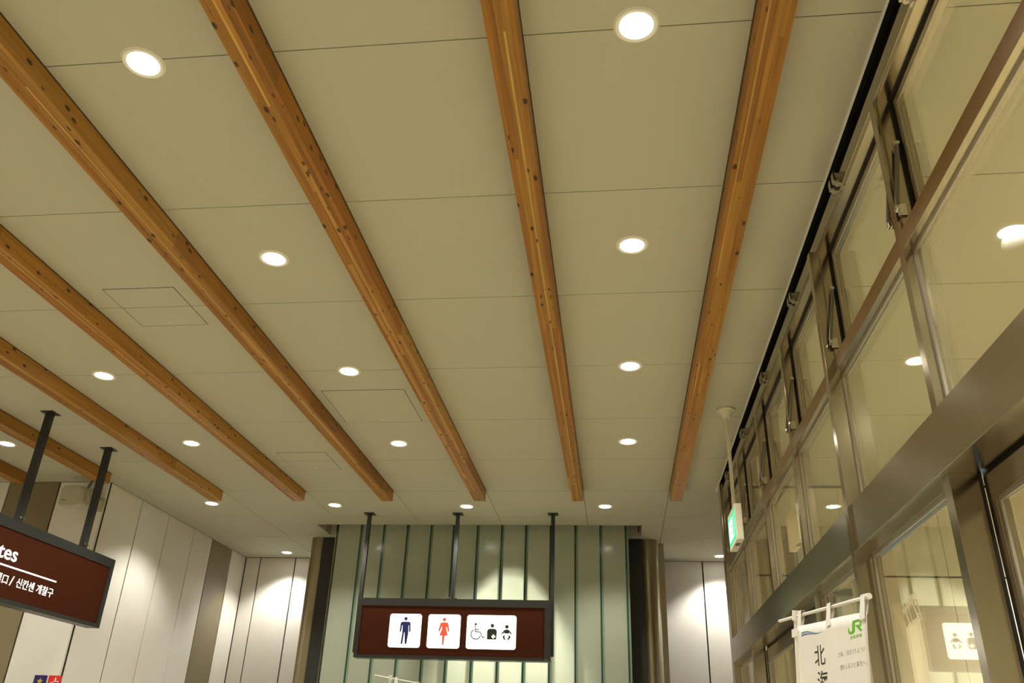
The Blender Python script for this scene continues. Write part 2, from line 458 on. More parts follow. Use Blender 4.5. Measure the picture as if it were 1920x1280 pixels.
# opening vents of the top row
def vent(i, a, b):
    w = tag(empty('window_%d' % (i+2), (1.01, (a+b)/2, Z_T1)), kind='structure')
    y0, y1, z0, z1 = a+hm, b-hm, Z_T1, Z_H0
    fm = MB(); fm.ring_x(.957, .993, y0, y1, z0, z1, .012); obj('vent_frame', fm, 'steel', w)
    gk = MB(); gk.ring_x(.9935, 1.003, y0+.002, y1-.002, z0+.002, z1-.002, .011); obj('gasket', gk, 'rubber', w)
    sa = MB(); sa.ring_x(1.003, 1.038, y0+.012, y1-.012, z0+.012, z1-.012, .030); obj('sash', sa, 'steel', w)
    bd = MB(); bd.ring_x(1.007, 1.014, y0+.042, y1-.042, z0+.042, z1-.042, .008); obj('glazing_bead', bd, 'bead', w)
    obj('glass_pane', MB().box(1.018, 1.024, y0+.038, y1-.038, z0+.038, z1-.038), 'glass', w)
    # damper stays at both ends, hanging off the jambs
    for s, yy in ((1, y0+.028), (-1, y1-.028)):
        t, m, e = Vector((.985, yy, 3.47)), Vector((.957, yy, 3.30)), Vector((.944, yy, 3.225))
        d = MB(); d.cyl(t, e, .0075, n=12); st = obj('damper', d, 'damper', w, smooth=True)
        k = MB(); k.cyl(e, e+(e-t).normalized()*.014, .0045, n=10); k.cyl(e+Vector((0, -.012, -.016)), e+Vector((0, .012, -.016)), .007, n=10)
        k.cyl(t+Vector((0, -.012, .006)), t+Vector((0, .012, .006)), .007, n=10)
        k.box(.948, .975, yy-.004-s*.012, yy+.004-s*.012, 3.19, 3.235); k.box(.978, .992, yy-.004-s*.012, yy+.004-s*.012, 3.455, 3.495)
        k.cyl((.955, yy-.006-s*.012, 3.20), (.955, yy+.006-s*.012, 3.20), .005, n=8)
        obj('damper_bracket', k, 'steel_bolt', st, smooth=True)
    # twin latch at the middle of the head
    ym = (a+b)/2
    for s in (-1, 1):
        yc = ym+s*.026
        h = MB()
        h.box(.925, .975, yc-.016, yc+.016, CEIL-.082, CEIL-.074); h.box(.93, .97, yc-.003, yc+.003, CEIL-.125, CEIL-.07)
        h.cyl((.938, yc, CEIL-.128), (.938, yc, CEIL-.112), .014, n=14); h.cyl((.962, yc+.006, CEIL-.140), (.962, yc+.006, CEIL-.124), .016, n=14)
        h.cyl((.938, yc, CEIL-.132), (.938, yc, CEIL-.126), .004, n=8); h.cyl((.962, yc+.006, CEIL-.144), (.962, yc+.006, CEIL-.138), .004, n=8)
        h.box(.918, .926, yc-.014, yc+.014, CEIL-.118, CEIL-.076)
        obj('latch', h, 'chrome', w, smooth=True)
for i, (a, b) in enumerate(zip(MY[:-1], MY[1:])):
    vent(i, a, b)

# below the lintel: fixed lights and two sliding doors
def side_light(name, a, b):
    w = tag(empty(name, (XG, (a+b)/2, 0)), kind='structure')
    fm = MB(); fm.ring_x(.962, 1.005, a, b, .02, Z_L0, .024); obj('frame', fm, 'steel', w)
    bd = MB(); bd.ring_x(.975, .983, a+.024, b-.024, .044, Z_L0-.024, .009); obj('glazing_bead', bd, 'bead', w)
    obj('glass_pane', MB().box(XG-.003, XG+.003, a+.02, b-.02, .04, Z_L0-.02), 'glass', w)
side_light('window_11', 2.462, 3.385-hm)
side_light('window_12', 3.385+hm, 4.22)
side_light('window_13', 6.42, 7.285-hm)
def slide_door(name, a, b, leaves):
    w = tag(empty(name, (1.04, (a+b)/2, 0)), kind='structure')
    for y in (a, b):
        obj('jamb', MB().box(.945, 1.025, y-.026, y+.026, 0, Z_L0), 'steel_v', w, bevel=.0015)
    for y, q in ((a, 1), (b, -1)):
        ya, yb = sorted((y-q*.02, y+q*.0255)); obj('seal', MB().box(1.0255, 1.0355, ya, yb, 0, Z_L0), 'rubber', w)
    obj('door_header', MB().box(1.05, 1.12, a, b, Z_L0-.012, Z_L0+.02), 'black', w)
    n = len(leaves)
    for y0, y1 in leaves:
        lf = MB(); lf.box(1.036, 1.072, y0, y1, Z_L0-.085, Z_L0-.012); lf.box(1.036, 1.072, y0, y1, .01, .12)
        lf.box(1.036, 1.072, y0, y0+.05, .12, Z_L0-.085); lf.box(1.036, 1.072, y1-.05, y1, .12, Z_L0-.085)
        d = obj('door_leaf', lf, 'steel', w, bevel=.0015)
        bd = MB(); bd.ring_x(1.042, 1.05, y0+.05, y1-.05, .12, Z_L0-.085, .010); obj('glazing_bead', bd, 'bead', d)
        obj('glass_pane', MB().box(1.052, 1.058, y0+.045, y1-.045, .115, Z_L0-.08), 'glass', d)
slide_door('door_1', .46, 2.436, [(.488, 1.44), (1.45, 2.408)])
slide_door('door_2', 4.246, 6.394, [(4.274, 5.31), (5.32, 6.366)])
side_light('window_14', -.49, .43)
# the glazed way out in the lobby end wall
d3 = tag(empty('door_3', ((DX0+DX1)/2, YEND+.06, 0)), kind='structure')
fr3 = MB()
for x in (DX0, (DX0+DX1)/2-.025, DX1-.05): fr3.box(x, x+.05, YEND+.04, YEND+.08, 0, DZ)
fr3.box(DX0, DX1, YEND+.04, YEND+.08, DZ-.05, DZ); fr3.box(DX0, DX1, YEND+.04, YEND+.08, 0, .08)
obj('door_frame', fr3, 'steel', d3)

# ================================================================== GLASS FRONT BETWEEN STEEL COLUMNS
YGL = 8.955
seams = [-3.067, -2.798, -2.541, -2.275, -2.008, -1.757, -1.49, -1.222, -.957, -.690, -.424, -.155, .115]
gw = tag(empty('wall_channel_glass', (-1.476, YGL, 0)), kind='structure')
gw['label'] = 'pale green frosted glass front of upright channels behind the pictogram sign'
ztop = CEIL+.12
for a, b in zip(seams[:-1], seams[1:]):
    c = MB(); c.box(a+.006, b-.006, YGL, YGL+.007, 0, ztop)
    c.box(a+.006, a+.012, YGL+.007, YGL+.05, 0, ztop); c.box(b-.012, b-.006, YGL+.007, YGL+.05, 0, ztop)
    ch = obj('glass_channel', c, 'channel', gw)
    obj('glass_edge', MB().box(b-.011, b+.008, YGL-.001, YGL+.04, 0, ztop), 'channel_edge', gw)
    obj('glass_edge', MB().box(b+.0082, b+.026, YGL-.0015, YGL-.0002, 0, ztop), 'channel_edge_light', gw)
obj('glass_edge', MB().box(seams[0]-.006, seams[0]+.006, YGL-.001, YGL+.04, 0, ztop), 'channel_edge', gw)
for x0, x1 in ((-3.40, -3.20), (.117, .30)):
    obj('dark_jamb', MB().box(x0, x1, 9.40, 9.44, 0, CEIL-.002), 'black', gw)
obj('edge_strip', MB().box(seams[0]-.022, seams[0]-.012, YGL+.0, YGL+.45, 0, ztop), 'steel_v', gw)
obj('edge_strip', MB().box(seams[-1]+.012, seams[-1]+.022, YGL+.0, YGL+.45, 0, ztop), 'steel_v', gw)
obj('edge_strip', MB().box(.485, .545, 9.60, 9.63, 0, CEIL-.002), 'steel_v', gw)
obj('inner_wall', MB().box(-3.2, .2, 9.95, 10.0, 0, CEIL), 'panel', gw)
for cx, side in ((-3.44, 'left'), (.362, 'right')):
    c = MB(); c.lathe([(0.0, CEIL-.001), (.105, CEIL-.001), (.105, 0.0), (0.0, 0.0)], cx, 9.49, 48)
    tag(obj('steel_column', c, 'steel_column', smooth=True), 'round brushed steel column at the %s end of the green glass front' % side, 'column', 'columns beside the glass front')

# ================================================================== TIMBER BEAMS
ORD = ['rightmost wooden ceiling beam, next to the glass wall', 'second wooden ceiling beam from the right', 'third wooden ceiling beam from the right',
       'fourth wooden ceiling beam from the right, running up to the top left corner', 'fifth wooden ceiling beam from the right, cut by the left edge', 'sixth wooden ceiling beam from the right',
       'seventh wooden ceiling beam from the right, ending at the loudspeaker', 'short stub of wooden ceiling beam showing at the far left edge', 'wooden ceiling beam beyond the left edge of the view']
BW, BD = .108, .098
WOODS = [(.375, .190, .040), (.345, .168, .032), (.42, .222, .052), (.30, .138, .026), (.38, .172, .030), (.37, .205, .050)]
PALE = (.56, .38, .135)
rw = random.Random(5)
for bi, bx in enumerate(BEAM_X[:8]):
    x0, x1 = (bx, bx+BW) if bi == 0 else (bx-BW, bx)
    ye = JY(6) if bi < 6 else 6.99
    bm = tag(empty('ceiling_beam', ((x0+x1)/2, 2, CEIL-BD)), 'long laminated timber: '+ORD[bi] if False else ORD[bi], 'beam', 'laminated timber ceiling beams')
    # widths of the lamellae across the beam
    ws = [rw.uniform(.8, 1.2) for _ in range(5)]
    thin = rw.randrange(1, 5); ws.insert(thin, .42)
    tot = sum(ws); ws = [w*BW/tot for w in ws]
    x = x0
    for k, w in enumerate(ws):
        y = YREAR
        y -= rw.uniform(0, 1.0)
        first = True
        while y < ye-.01:
            L = rw.uniform(.5, 1.1) if k == thin else rw.uniform(1.1, 2.6)
            y2 = min(y+L, ye)
            if ye-y2 < .25: y2 = ye
            dz = rw.uniform(0, .0008)
            o = obj('lamella', MB().box(x+.00015, x+w-.00015, max(y, YREAR)+.0002, y2-.0002, CEIL-BD+dz, CEIL-.0005), 'wood', bm)
            c = rw.choice(WOODS)
            if k == thin: c = PALE if rw.random() < .55 else c
            elif rw.random() < .06: c = (.48, .28, .09)
            f = rw.uniform(.90, 1.08)
            o.color = (c[0]*f*.86, c[1]*f*.76, c[2]*f*.52, 1)
            y = y2
        x += w
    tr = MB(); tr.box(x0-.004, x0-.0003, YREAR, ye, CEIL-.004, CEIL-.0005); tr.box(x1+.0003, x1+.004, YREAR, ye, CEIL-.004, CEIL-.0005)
    obj('edge_line', tr, 'beam_shade', bm)  # dark strips paint the shadow line where the beam meets the ceiling

# ================================================================== DOWNLIGHTS
proto = empty('downlight', (0, 0, CEIL))
rg = MB(); rg.lathe([(.0575, -.001), (.059, -.006), (.072, -.008), (.080, -.0005)], n=40)
obj('trim_ring', rg, 'ring', proto, local=True, smooth=True)
ln = MB(); ln.lathe([(.0578, -.0025), (.047, -.0065), (.026, -.009), (.0005, -.010)], n=40)
obj('lens', ln, 'lens', proto, local=True, smooth=True)
sd = bpy.data.lights.new('downlight_beam', 'SPOT'); sd.energy = SPOT_W; sd.color = LIGHT_COL
sd.spot_size = math.radians(122); sd.spot_blend = .55; sd.shadow_soft_size = .055
so = bpy.data.objects.new('lamp', sd); so.location = (0, 0, -.07); so.parent = proto; col.objects.link(so)
spots = [
 (.112, 2.09, 'recessed downlight at the top edge between the two rightmost beams'),
 (.115, 3.455, 'second downlight from the top between the two rightmost beams'),
 (.119, 4.843, 'third downlight from the top between the two rightmost beams'),
 (.118, 6.232, 'fourth downlight from the top between the two rightmost beams'),
 (-1.703, 2.115, 'glaring downlight in the top left corner of the ceiling'),
 (-1.714, 3.461, 'second downlight from the top between the third and fourth beams'),
 (-1.724, 4.841, 'downlight between the third and fourth beams just behind the large access hatch'),
 (-1.722, 6.234, 'downlight between the third and fourth beams just beyond the large access hatch'),
 (-3.460, 4.84, 'nearer downlight between the fifth and sixth beams'),
 (-3.474, 6.187, 'farther downlight between the fifth and sixth beams'),
 (-5.119, 6.162, 'downlight cut by the left edge above the brown hanging sign'),
 (-.090, 8.072, 'rightmost downlight of the row just past the beam ends'),
 (-1.470, 8.077, 'second downlight from the right in the row past the beam ends'),
 (-2.821, 8.032, 'third downlight from the right in the row past the beam ends'),
 (-4.114, 7.976, 'leftmost downlight of the row past the beam ends, at the tip of the sixth beam'),
 (-4.127, 10.195, 'downlight washing the cream wall left of the green glass front'),
 (1.238, 10.21, 'downlight washing the cream wall beside the window wall'),
]
first = True
def place_light(x, y, label, z=CEIL):
    global first
    o = proto if first else copy_tree(proto)
    first = False
    o.location = (x, y, z); tag(o, label, 'downlight', 'round recessed ceiling downlights')
    return o
for x, y, lb in spots: place_light(x, y, lb)
OUT = 'round recessed downlight added outside the view to light the hall, continuing the ceiling rows'
for x in (.112, -1.70, -3.45, -5.12, -6.8):  # unseen continuation of the rows, added to light the hall
    for y in (6.2, 4.84, 3.46, 2.1, .74, -.62, -1.99):
        if y > .8 and (x > -3.0 or (x > -5.5 and y > 6) or (x == -3.45 and y > 4)): continue
        place_light(x, y, OUT)
LOB = 'round recessed downlight added to the entrance lobby ceiling outside the view to brighten it'
lobby_fill = sd.copy(); lobby_fill.energy = SPOT_W*3.2  # stronger lamps added out of view to brighten the lobby behind the glass
for x, y in ((1.75, -.6), (1.75, .75), (2.65, -.6), (2.65, .75), (2.65, 2.1), (2.75, 3.45), (3.1, 4.8), (3.6, 6.5), (4.3, .75), (4.3, 2.1), (4.3, 3.45), (4.3, 4.8), (4.4, 6.2)):
    o = place_light(x, y, LOB)
    for ch in o.children:
        if ch.type == 'LIGHT': ch.data = lobby_fill

# lamp inside the glass front, glowing through the channels
il = copy_tree(proto); il.location = (-1.12, 9.42, CEIL)
for ch in il.children:
    if ch.type == 'LIGHT':
        ch.data = ch.data.copy(); ch.data.energy = SPOT_W*14.0; ch.data.spot_size = math.radians(66); ch.data.spot_blend = .7; ch.rotation_euler.x = math.radians(-18)
tag(il, 'downlight glowing through the green channel glass', 'downlight', 'round recessed ceiling downlights')

# ================================================================== CEILING ACCESS HATCHES
def hatch(x0, x1, y0, y1, kx, ky, label, seam=None):
    h = empty('access_hatch', ((x0+x1)/2, (y0+y1)/2, CEIL))
    tag(h, label, 'hatch', 'ceiling access hatches')
    d = MB(); z0, z1 = CEIL-.0022, CEIL-.0002
    parts = [(y0, y1)] if seam is None else [(y0, seam-.002), (seam+.002, y1)]
    for a, b in parts: d.box(x0+.004, x1-.004, a+(.004 if a == y0 else 0), b-(.004 if b == y1 else 0), z0, z1)
    obj('door_board', d, 'ceiling', h)
    f = MB(); f.box(x0, x1, y0, y0+.003, z0, z1); f.box(x0, x1, y1-.003, y1, z0, z1); f.box(x0, x0+.003, y0, y1, z0, z1); f.box(x1-.003, x1, y0, y1, z0, z1)
    obj('gap_line', f, 'lock', h)
    k = MB(); k.lathe([(.0, -.006), (.009, -.006), (.013, -.003), (.013, 0)], kx, ky, 20); k.v = [(a, b, c+CEIL-.0022) for a, b, c in k.v]
    lk = obj('lock', k, 'ring', h, smooth=True)
    k2 = MB(); k2.lathe([(.0, -.0065), (.006, -.0065), (.006, -.005)], kx, ky, 14); k2.v = [(a, b, c+CEIL-.0022) for a, b, c in k2.v]
    obj('keyhole', k2, 'lock', lk)
hatch(-2.809, -2.388, 3.712, 4.152, -2.601, 4.106, 'square access hatch nearest the viewer, between the fourth and fifth beams', JY(2))
hatch(-2.022, -1.426, 5.156, 5.762, -1.724, 5.712, 'large square access hatch between the third and fourth beams')
hatch(-2.835, -2.404, 6.438, 6.893, -2.619, 6.84, 'small access hatch near the far end between the fourth and fifth beams', JY(5))

# ================================================================== PICTOGRAM SIGN
ZS0, ZS1 = 2.405, 2.962
def post(parent, x, y, z0, square=.05):
    p = obj('post', MB().box(x-square/2, x+square/2, y-square/2, y+square/2, z0, CEIL-.004), 'black', parent, bevel=.002)
    f = MB(); f.box(x-.052, x+.052, y-.052, y+.052, CEIL-.006, CEIL-.0005)
    obj('ceiling_plate', f, 'black', p)
    return p
ts = tag(empty('hanging_sign', (-1.58, 8.367, ZS0)), 'brown hanging sign with man, woman and wheelchair pictograms', 'sign')
YF = 8.307
sx0, sx1 = -2.535, -.628
bx_ = MB(); bx_.box(sx0, sx1, YF+.012, 8.43, ZS0, ZS1); obj('sign_box', bx_, 'darkframe', ts, bevel=.003)
fm = MB(); fm.box(sx0, sx1, YF-.004, YF+.012, ZS1-.072, ZS1); fm.box(sx0, sx1, YF-.004, YF+.012, ZS0, ZS0+.028)
fm.box(sx0, sx0+.034, YF-.004, YF+.012, ZS0+.028, ZS1-.072); fm.box(sx1-.060, sx1, YF-.004, YF+.012, ZS0+.028, ZS1-.072)
obj('frame', fm, 'darkframe', ts)
obj('brown_face', MB().box(sx0+.034, sx1-.06, YF+.004, YF+.012, ZS0+.028, ZS1-.072), 'sign_brown', ts)
for x in (-2.545, -1.607, -.622):
    post(ts, x, 8.367, ZS1 if x == -1.607 else ZS0+.05, .038)
for bx0 in (-1.655, -1.585):
    obj('bolt', MB().cyl((bx0, 8.335, ZS1+.012), (bx0+.027, 8.335, ZS1+.012), .008, n=10), 'steel_bolt', ts, smooth=True)
mk = (Vector((0, 0, 0)), Vector((1, 0, 0)), Vector((0, 0, 1)), Vector((0, -1, 0)))
def plate(x0, x1, z0, z1):
    fr = (Vector((x0, YF+.004, z0)), Vector((1, 0, 0)), Vector((0, 0, 1)), Vector((0, -1, 0)))
    p = MB(); p.prism(rrect(0, x1-x0, 0, z1-z0, .025), fr, 0, .004)
    return obj('pictogram_plate', p, 'plate', ts), fr
T0, T1 = .0045, .0060
# man and woman drawn in the pixel grid of their plates
def px_man(x, y): x2 = x+(y-370)*.05; return ((x2-405)/280*.315, (518-y)/293*.312)
def px_wom(x, y): x2 = x+(y-380)*.05; return ((x2-738)/280*.320, (526-y)/293*.312)
def px_acc(x, y): x2 = x+(y-830)*.022; return ((x2-337)/922*.480, (1153-y)/635*.312)
p1, f1 = plate(-2.207, -1.890, 2.503, 2.815)
g = MB(); u, v = px_man(552, 268); g.prism(circle(u, v, .0165), f1, T0, T1)
g.prism([px_man(*q) for q in [(522, 294), (582, 294), (594, 304), (596, 382), (583, 382), (582, 326), (577, 326), (577, 390), (563, 487), (548, 487), (544, 388), (540, 388), (527, 487), (512, 487), (524, 390), (524, 326), (519, 326), (513, 382), (500, 382), (507, 304)]], f1, T0, T1)
obj('man_symbol', g, 'ink_blue', p1)
p2, f2 = plate(-1.824, -1.504, 2.503, 2.815)
g = MB(); u, v = px_wom(883, 278); g.prism(circle(u, v, .0165), f2, T0, T1)
g.prism([px_wom(*q) for q in [(860, 303), (906, 303), (917, 312), (926, 380), (915, 384), (903, 335), (899, 356), (913, 416), (887, 418), (876, 497), (864, 497), (866, 418), (841, 416), (864, 356), (862, 335), (842, 383), (831, 378), (849, 312)]], f2, T0, T1)
obj('woman_symbol', g, 'ink_red', p2)
p3, f3 = plate(-1.441, -.960, 2.503, 2.815)
K = .480/922
g = MB(); u, v = px_acc(508, 690); g.prism(circle(u, v, 20*K), f3, T0, T1)
sw = 15*K
g.stroke([px_acc(497, 705), px_acc(502, 832), px_acc(593, 836), px_acc(640, 940), px_acc(675, 925)], sw, f3, T0, T1)
g.stroke([px_acc(502, 793), px_acc(570, 795)], sw, f3, T0, T1)
arc = []
for k in range(25):
    a = math.radians(118+(338-118)*k/24); arc.append(px_acc(512+90*math.cos(a), 882-90*math.sin(a)))
g.stroke(arc, sw, f3, T0, T1)
obj('wheelchair_symbol', g, 'ink_black', p3)
g = MB(); u, v = px_acc(820, 715); g.prism(circle(u, v, 33*K), f3, T0, T1)
g.prism([px_acc(*q) for q in [(722, 972), (722, 830), (728, 803), (742, 785), (770, 773), (860, 773), (888, 785), (900, 803), (905, 830), (892, 972)]], f3, T0, T1)
os_ = obj('ostomate_symbol', g, 'ink_black', p3)
g = MB(); u, v = px_acc(840, 918); a, h = 34*K, 13*K
g.prism([(u-h, v-a), (u+h, v-a), (u+h, v-h), (u+a, v-h), (u+a, v+h), (u+h, v+h), (u+h, v+a), (u-h, v+a), (u-h, v+h), (u-a, v+h), (u-a, v-h), (u-h, v-h)], f3, T1, T1+.001)
obj('white_cross', g, 'plate', os_)
g = MB(); u, v = px_acc(1090, 730); g.prism(circle(u, v, 33*K), f3, T0, T1)
g.prism([px_acc(*q) for q in [(986, 858), (1000, 870), (1045, 836), (1045, 856), (1130, 856), (1130, 836), (1172, 872), (1186, 860), (1132, 795), (1112, 783), (1064, 783), (1044, 795)]], f3, T0, T1)
g.stroke([px_acc(1042, 902), px_acc(1028, 926), px_acc(1050, 962)], 27*K, f3, T0, T1)
g.stroke([px_acc(1131, 902), px_acc(1143, 926), px_acc(1112, 962)], 27*K, f3, T0, T1)
obj('baby_symbol', g, 'ink_black', p3)
frm = (Vector((sx1-.055, YF-.004, ZS0+.010)), Vector((1, 0, 0)), Vector((0, 0, 1)), Vector((0, -1, 0)))
mmk = MB(); [mmk.prism([(.004+.008*i, 0), (.009+.008*i, 0), (.009+.008*i, .006), (.004+.008*i, .006)], frm, 0, .001) for i in range(4)]
obj('maker_mark', mmk, 'print_grey', ts)

# ================================================================== GATE SIGN ON THE LEFT
gs = tag(empty('hanging_sign', (-4.286, 5.78, 2.42)), 'brown hanging sign lettered in Latin, Chinese and Korean, cut by the left edge', 'sign')
XF = -4.236
gy0, gy1, gz0, gz1 = 4.83, 6.735, 2.42, 2.975
obj('sign_box', MB().box(-4.345, XF-.012, gy0, gy1, gz0, gz1), 'darkframe', gs, bevel=.003)
fm = MB(); fm.box(XF-.012, XF+.004, gy0, gy1, gz1-.072, gz1); fm.box(XF-.012, XF+.004, gy0, gy1, gz0, gz0+.030)
fm.box(XF-.012, XF+.004, gy0, gy0+.05, gz0+.03, gz1-.072); fm.box(XF-.012, XF+.004, gy1-.055, gy1, gz0+.03, gz1-.072)
obj('frame', fm, 'darkframe', gs)
obj('brown_face', MB().box(XF-.012, XF-.004, gy0+.05, gy1-.055, gz0+.03, gz1-.072), 'sign_brown', gs)
for y in (5.50, 6.32):
    p = post(gs, -4.286, y, gz1, .048)
    for s in (-.014, .014):
        obj('bolt', MB().cyl((-4.262, y+s*1.1, gz1+.035), (-4.255, y+s*1.1, gz1+.035), .008, n=10), 'steel_bolt', p, smooth=True)
LF = lambda y, z: (Vector((XF-.004, y, z)), Vector((0, 1, 0)), Vector((0, 0, 1)), Vector((1, 0, 0)))
obj('lettering', text_mesh('Gates', .1, LF(5.545, 2.700), .001, width=.40, height=.103, bold=.0012, align='RIGHT'), 'sign_text', gs)
rl = MB(); rl.prism([(0, 0), (1.0, 0), (1.004, .004), (1.004, .007), (1.0, .011), (0, .011)], LF(5.043, 2.656), .0005, .0015)
obj('rule_line', rl, 'sign_text', gs)
obj('lettering', text_mesh('신칸센 개찰구', .1, LF(5.612, 2.543), .001, width=.430, height=.066, bold=.0007), 'sign_text', gs)
obj('lettering', text_mesh('/', .1, LF(5.541, 2.543), .001, width=.036, height=.066, bold=.0005), 'sign_text', gs)
obj('lettering', text_mesh('检票口', .1, LF(5.517, 2.543), .001, width=.205, height=.066, bold=.0006, align='RIGHT'), 'sign_text', gs)

# ================================================================== LOUDSPEAKER
sp = tag(empty('loudspeaker', (-5.06, 7.02, 3.55)), 'ivory wall loudspeaker high on the cream panel behind the brown sign', 'loudspeaker')
body = MB()
zc0, zc1 = 3.52, 3.715
prof = rrect(-5.105, -4.885, zc0, zc1, .045, 5)
fr_s = (Vector((0, 0, 0)), Vector((1, 0, 0)), Vector((0, 0, 1)), Vector((0, -1, 0)))
n_ = len(prof); cxm, czm = -4.995, (zc0+zc1)/2
rings = [(-7.00+.0, .90), (-6.985+.0, .97)]
def ringpts(y, k, dx=0): return [(cxm+dx+(a-cxm)*k, y, czm+(b-czm)*k) for a, b in prof]
stack = [(6.985, .93, 0), (6.995, 1.0, 0), (7.06, 1.0, .01), (7.13, .80, .03), (7.17, .62, .04)]
body.v = [p for y, k, dx in stack for p in ringpts(y, k, dx)]
body.f = [tuple(range(n_))]
for j in range(len(stack)-1):
    for k in range(n_):
        k2 = (k+1) % n_; body.f.append((j*n_+k, (j+1)*n_+k, (j+1)*n_+k2, j*n_+k2))
body.f.append(tuple((len(stack)-1)*n_+n_-1-k for k in range(n_)))
obj('cabinet', body, 'ivory_dark', sp, smooth=True)
gr = MB(); gr.prism([(cxm+(a-cxm)*.86, czm+(b-czm)*.84) for a, b in prof], fr_s, -6.986, -6.981); obj('grille', gr, 'ivory_dark', sp)
obj('badge', MB().box(-5.065, -5.025, 6.977, 6.981, 3.572, 3.578), 'label_dark', sp)
br = MB(); br.box(-4.868, -4.860, 7.03, 7.09, 3.575, 3.66); br.box(-4.868, -4.825, 7.08, 7.11, 3.555, 3.64); br.box(-4.845, -4.82, 7.10, 7.235, 3.55, 3.63); br.box(-4.87, -4.80, 7.225, 7.238, 3.53, 3.66)
br.cyl((-4.86, 7.06, 3.62), (-4.848, 7.06, 3.62), .016, n=14); br.cyl((-4.92, 7.12, 3.69), (-4.88, 7.17, 3.73), .022, n=12)
obj('bracket', br, 'ivory_dark', sp, smooth=False)
wr = MB()
for dx in (0, .02):
    pts = [Vector((-4.975+dx, 7.13, 3.70)), Vector((-4.98+dx, 7.18, 3.76)), Vector((-4.97+dx, 7.2, CEIL-.003))]
    for a, b in zip(pts[:-1], pts[1:]): wr.cyl(a, b, .005, n=8)
obj('cable', wr, 'label_dark', sp, smooth=True)

# ================================================================== STICKERS ON THE LEFT WALL
def sticker(x0, m, label):
    z1 = 2.09; s = .12
    o = tag(obj('wall_sticker', MB().box(x0, x0+s, YLF-.002, YLF-.0003, z1-s, z1), m), label, 'sticker')
    return o, (Vector((x0, YLF-.002, z1-s)), Vector((1, 0, 0)), Vector((0, 0, 1)), Vector((0, -1, 0)))
o, fr = sticker(-5.036, 'poster_blue', 'navy blue sticker with a yellow star on the cream wall panel')
g = MB(); g.prism([(.06+(.030 if k % 2 == 0 else .0145)*math.sin(PI*k/5), .07+(.030 if k % 2 == 0 else .0145)*math.cos(PI*k/5)) for k in range(10)], fr, .0003, .001)
obj('star', g, 'star', o)
o, fr = sticker(-4.903, 'poster_red', 'red sticker with a white line drawing on the cream wall panel')
g = MB(); g.stroke([(.022, .050), (.030, .062), (.055, .068), (.095, .076), (.100, .066), (.098, .046), (.085, .040), (.032, .038), (.022, .050)], .006, fr, .0003, .001)
g.stroke([(.066, .070), (.068, .098)], .012, fr, .0003, .001); g.prism(circle(.036, .050, .008), fr, .0003, .001)
obj('drawing', g, 'print_white', o)

# ================================================================== EXIT SIGN
ex = tag(empty('exit_sign', (.797, 5.6, 2.863)), 'small green lit exit sign hung on a white rod in front of the window wall', 'exit sign')
ey0, ey1, ez0, ez1 = 5.42, 5.78, 2.866, 3.10
obj('housing', MB().box(.772, .817, ey0, ey1, ez0, ez1), 'ivory', ex, bevel=.003)
obj('green_panel', MB().box(.7695, .772, ey0+.012, ey1-.012, ez0+.022, ez1-.03), 'exit_green', ex)
wf = (Vector((.7695, ey1, ez0)), Vector((0, -1, 0)), Vector((0, 0, 1)), Vector((-1, 0, 0)))
dw = MB(); dw.prism([(.05, .045), (.31, .045), (.31, .178), (.05, .178)], wf, .0003, .0012)
dp = obj('white_panel', dw, 'exit_white', ex)
g = MB(); g.prism(circle(.185, .155, .012, 14), wf, .0014, .002)
g.stroke([(.18, .138), (.165, .10), (.19, .075), (.18, .05)], .014, wf, .0014, .002); g.stroke([(.165, .10), (.14, .085), (.12, .06)], .013, wf, .0014, .002)
g.stroke([(.18, .135), (.205, .115), (.225, .12)], .009, wf, .0014, .002); g.stroke([(.176, .13), (.155, .135), (.14, .115)], .009, wf, .0014, .002)
g.prism([(.245, .045), (.31, .045), (.31, .178), (.245, .178)], wf, .0014, .0016)
obj('running_figure', g, 'exit_green', dp)
obj('service_cover', MB().box(.78, .809, ey0+.10, ey0+.18, ez0-.002, ez0), 'label_dark', ex)
rd = MB(); rd.cyl((.797, 5.6, ez1), (.797, 5.6, CEIL-.04), .0115, n=14); obj('rod', rd, 'ivory', ex, smooth=True)
cn = MB(); cn.lathe([(.0, CEIL-.064), (.022, CEIL-.064), (.030, CEIL-.050), (.052, CEIL-.016), (.062, CEIL-.012), (.062, CEIL-.001)], .797, 5.6, 30); obj('canopy', cn, 'ivory', ex, smooth=True)

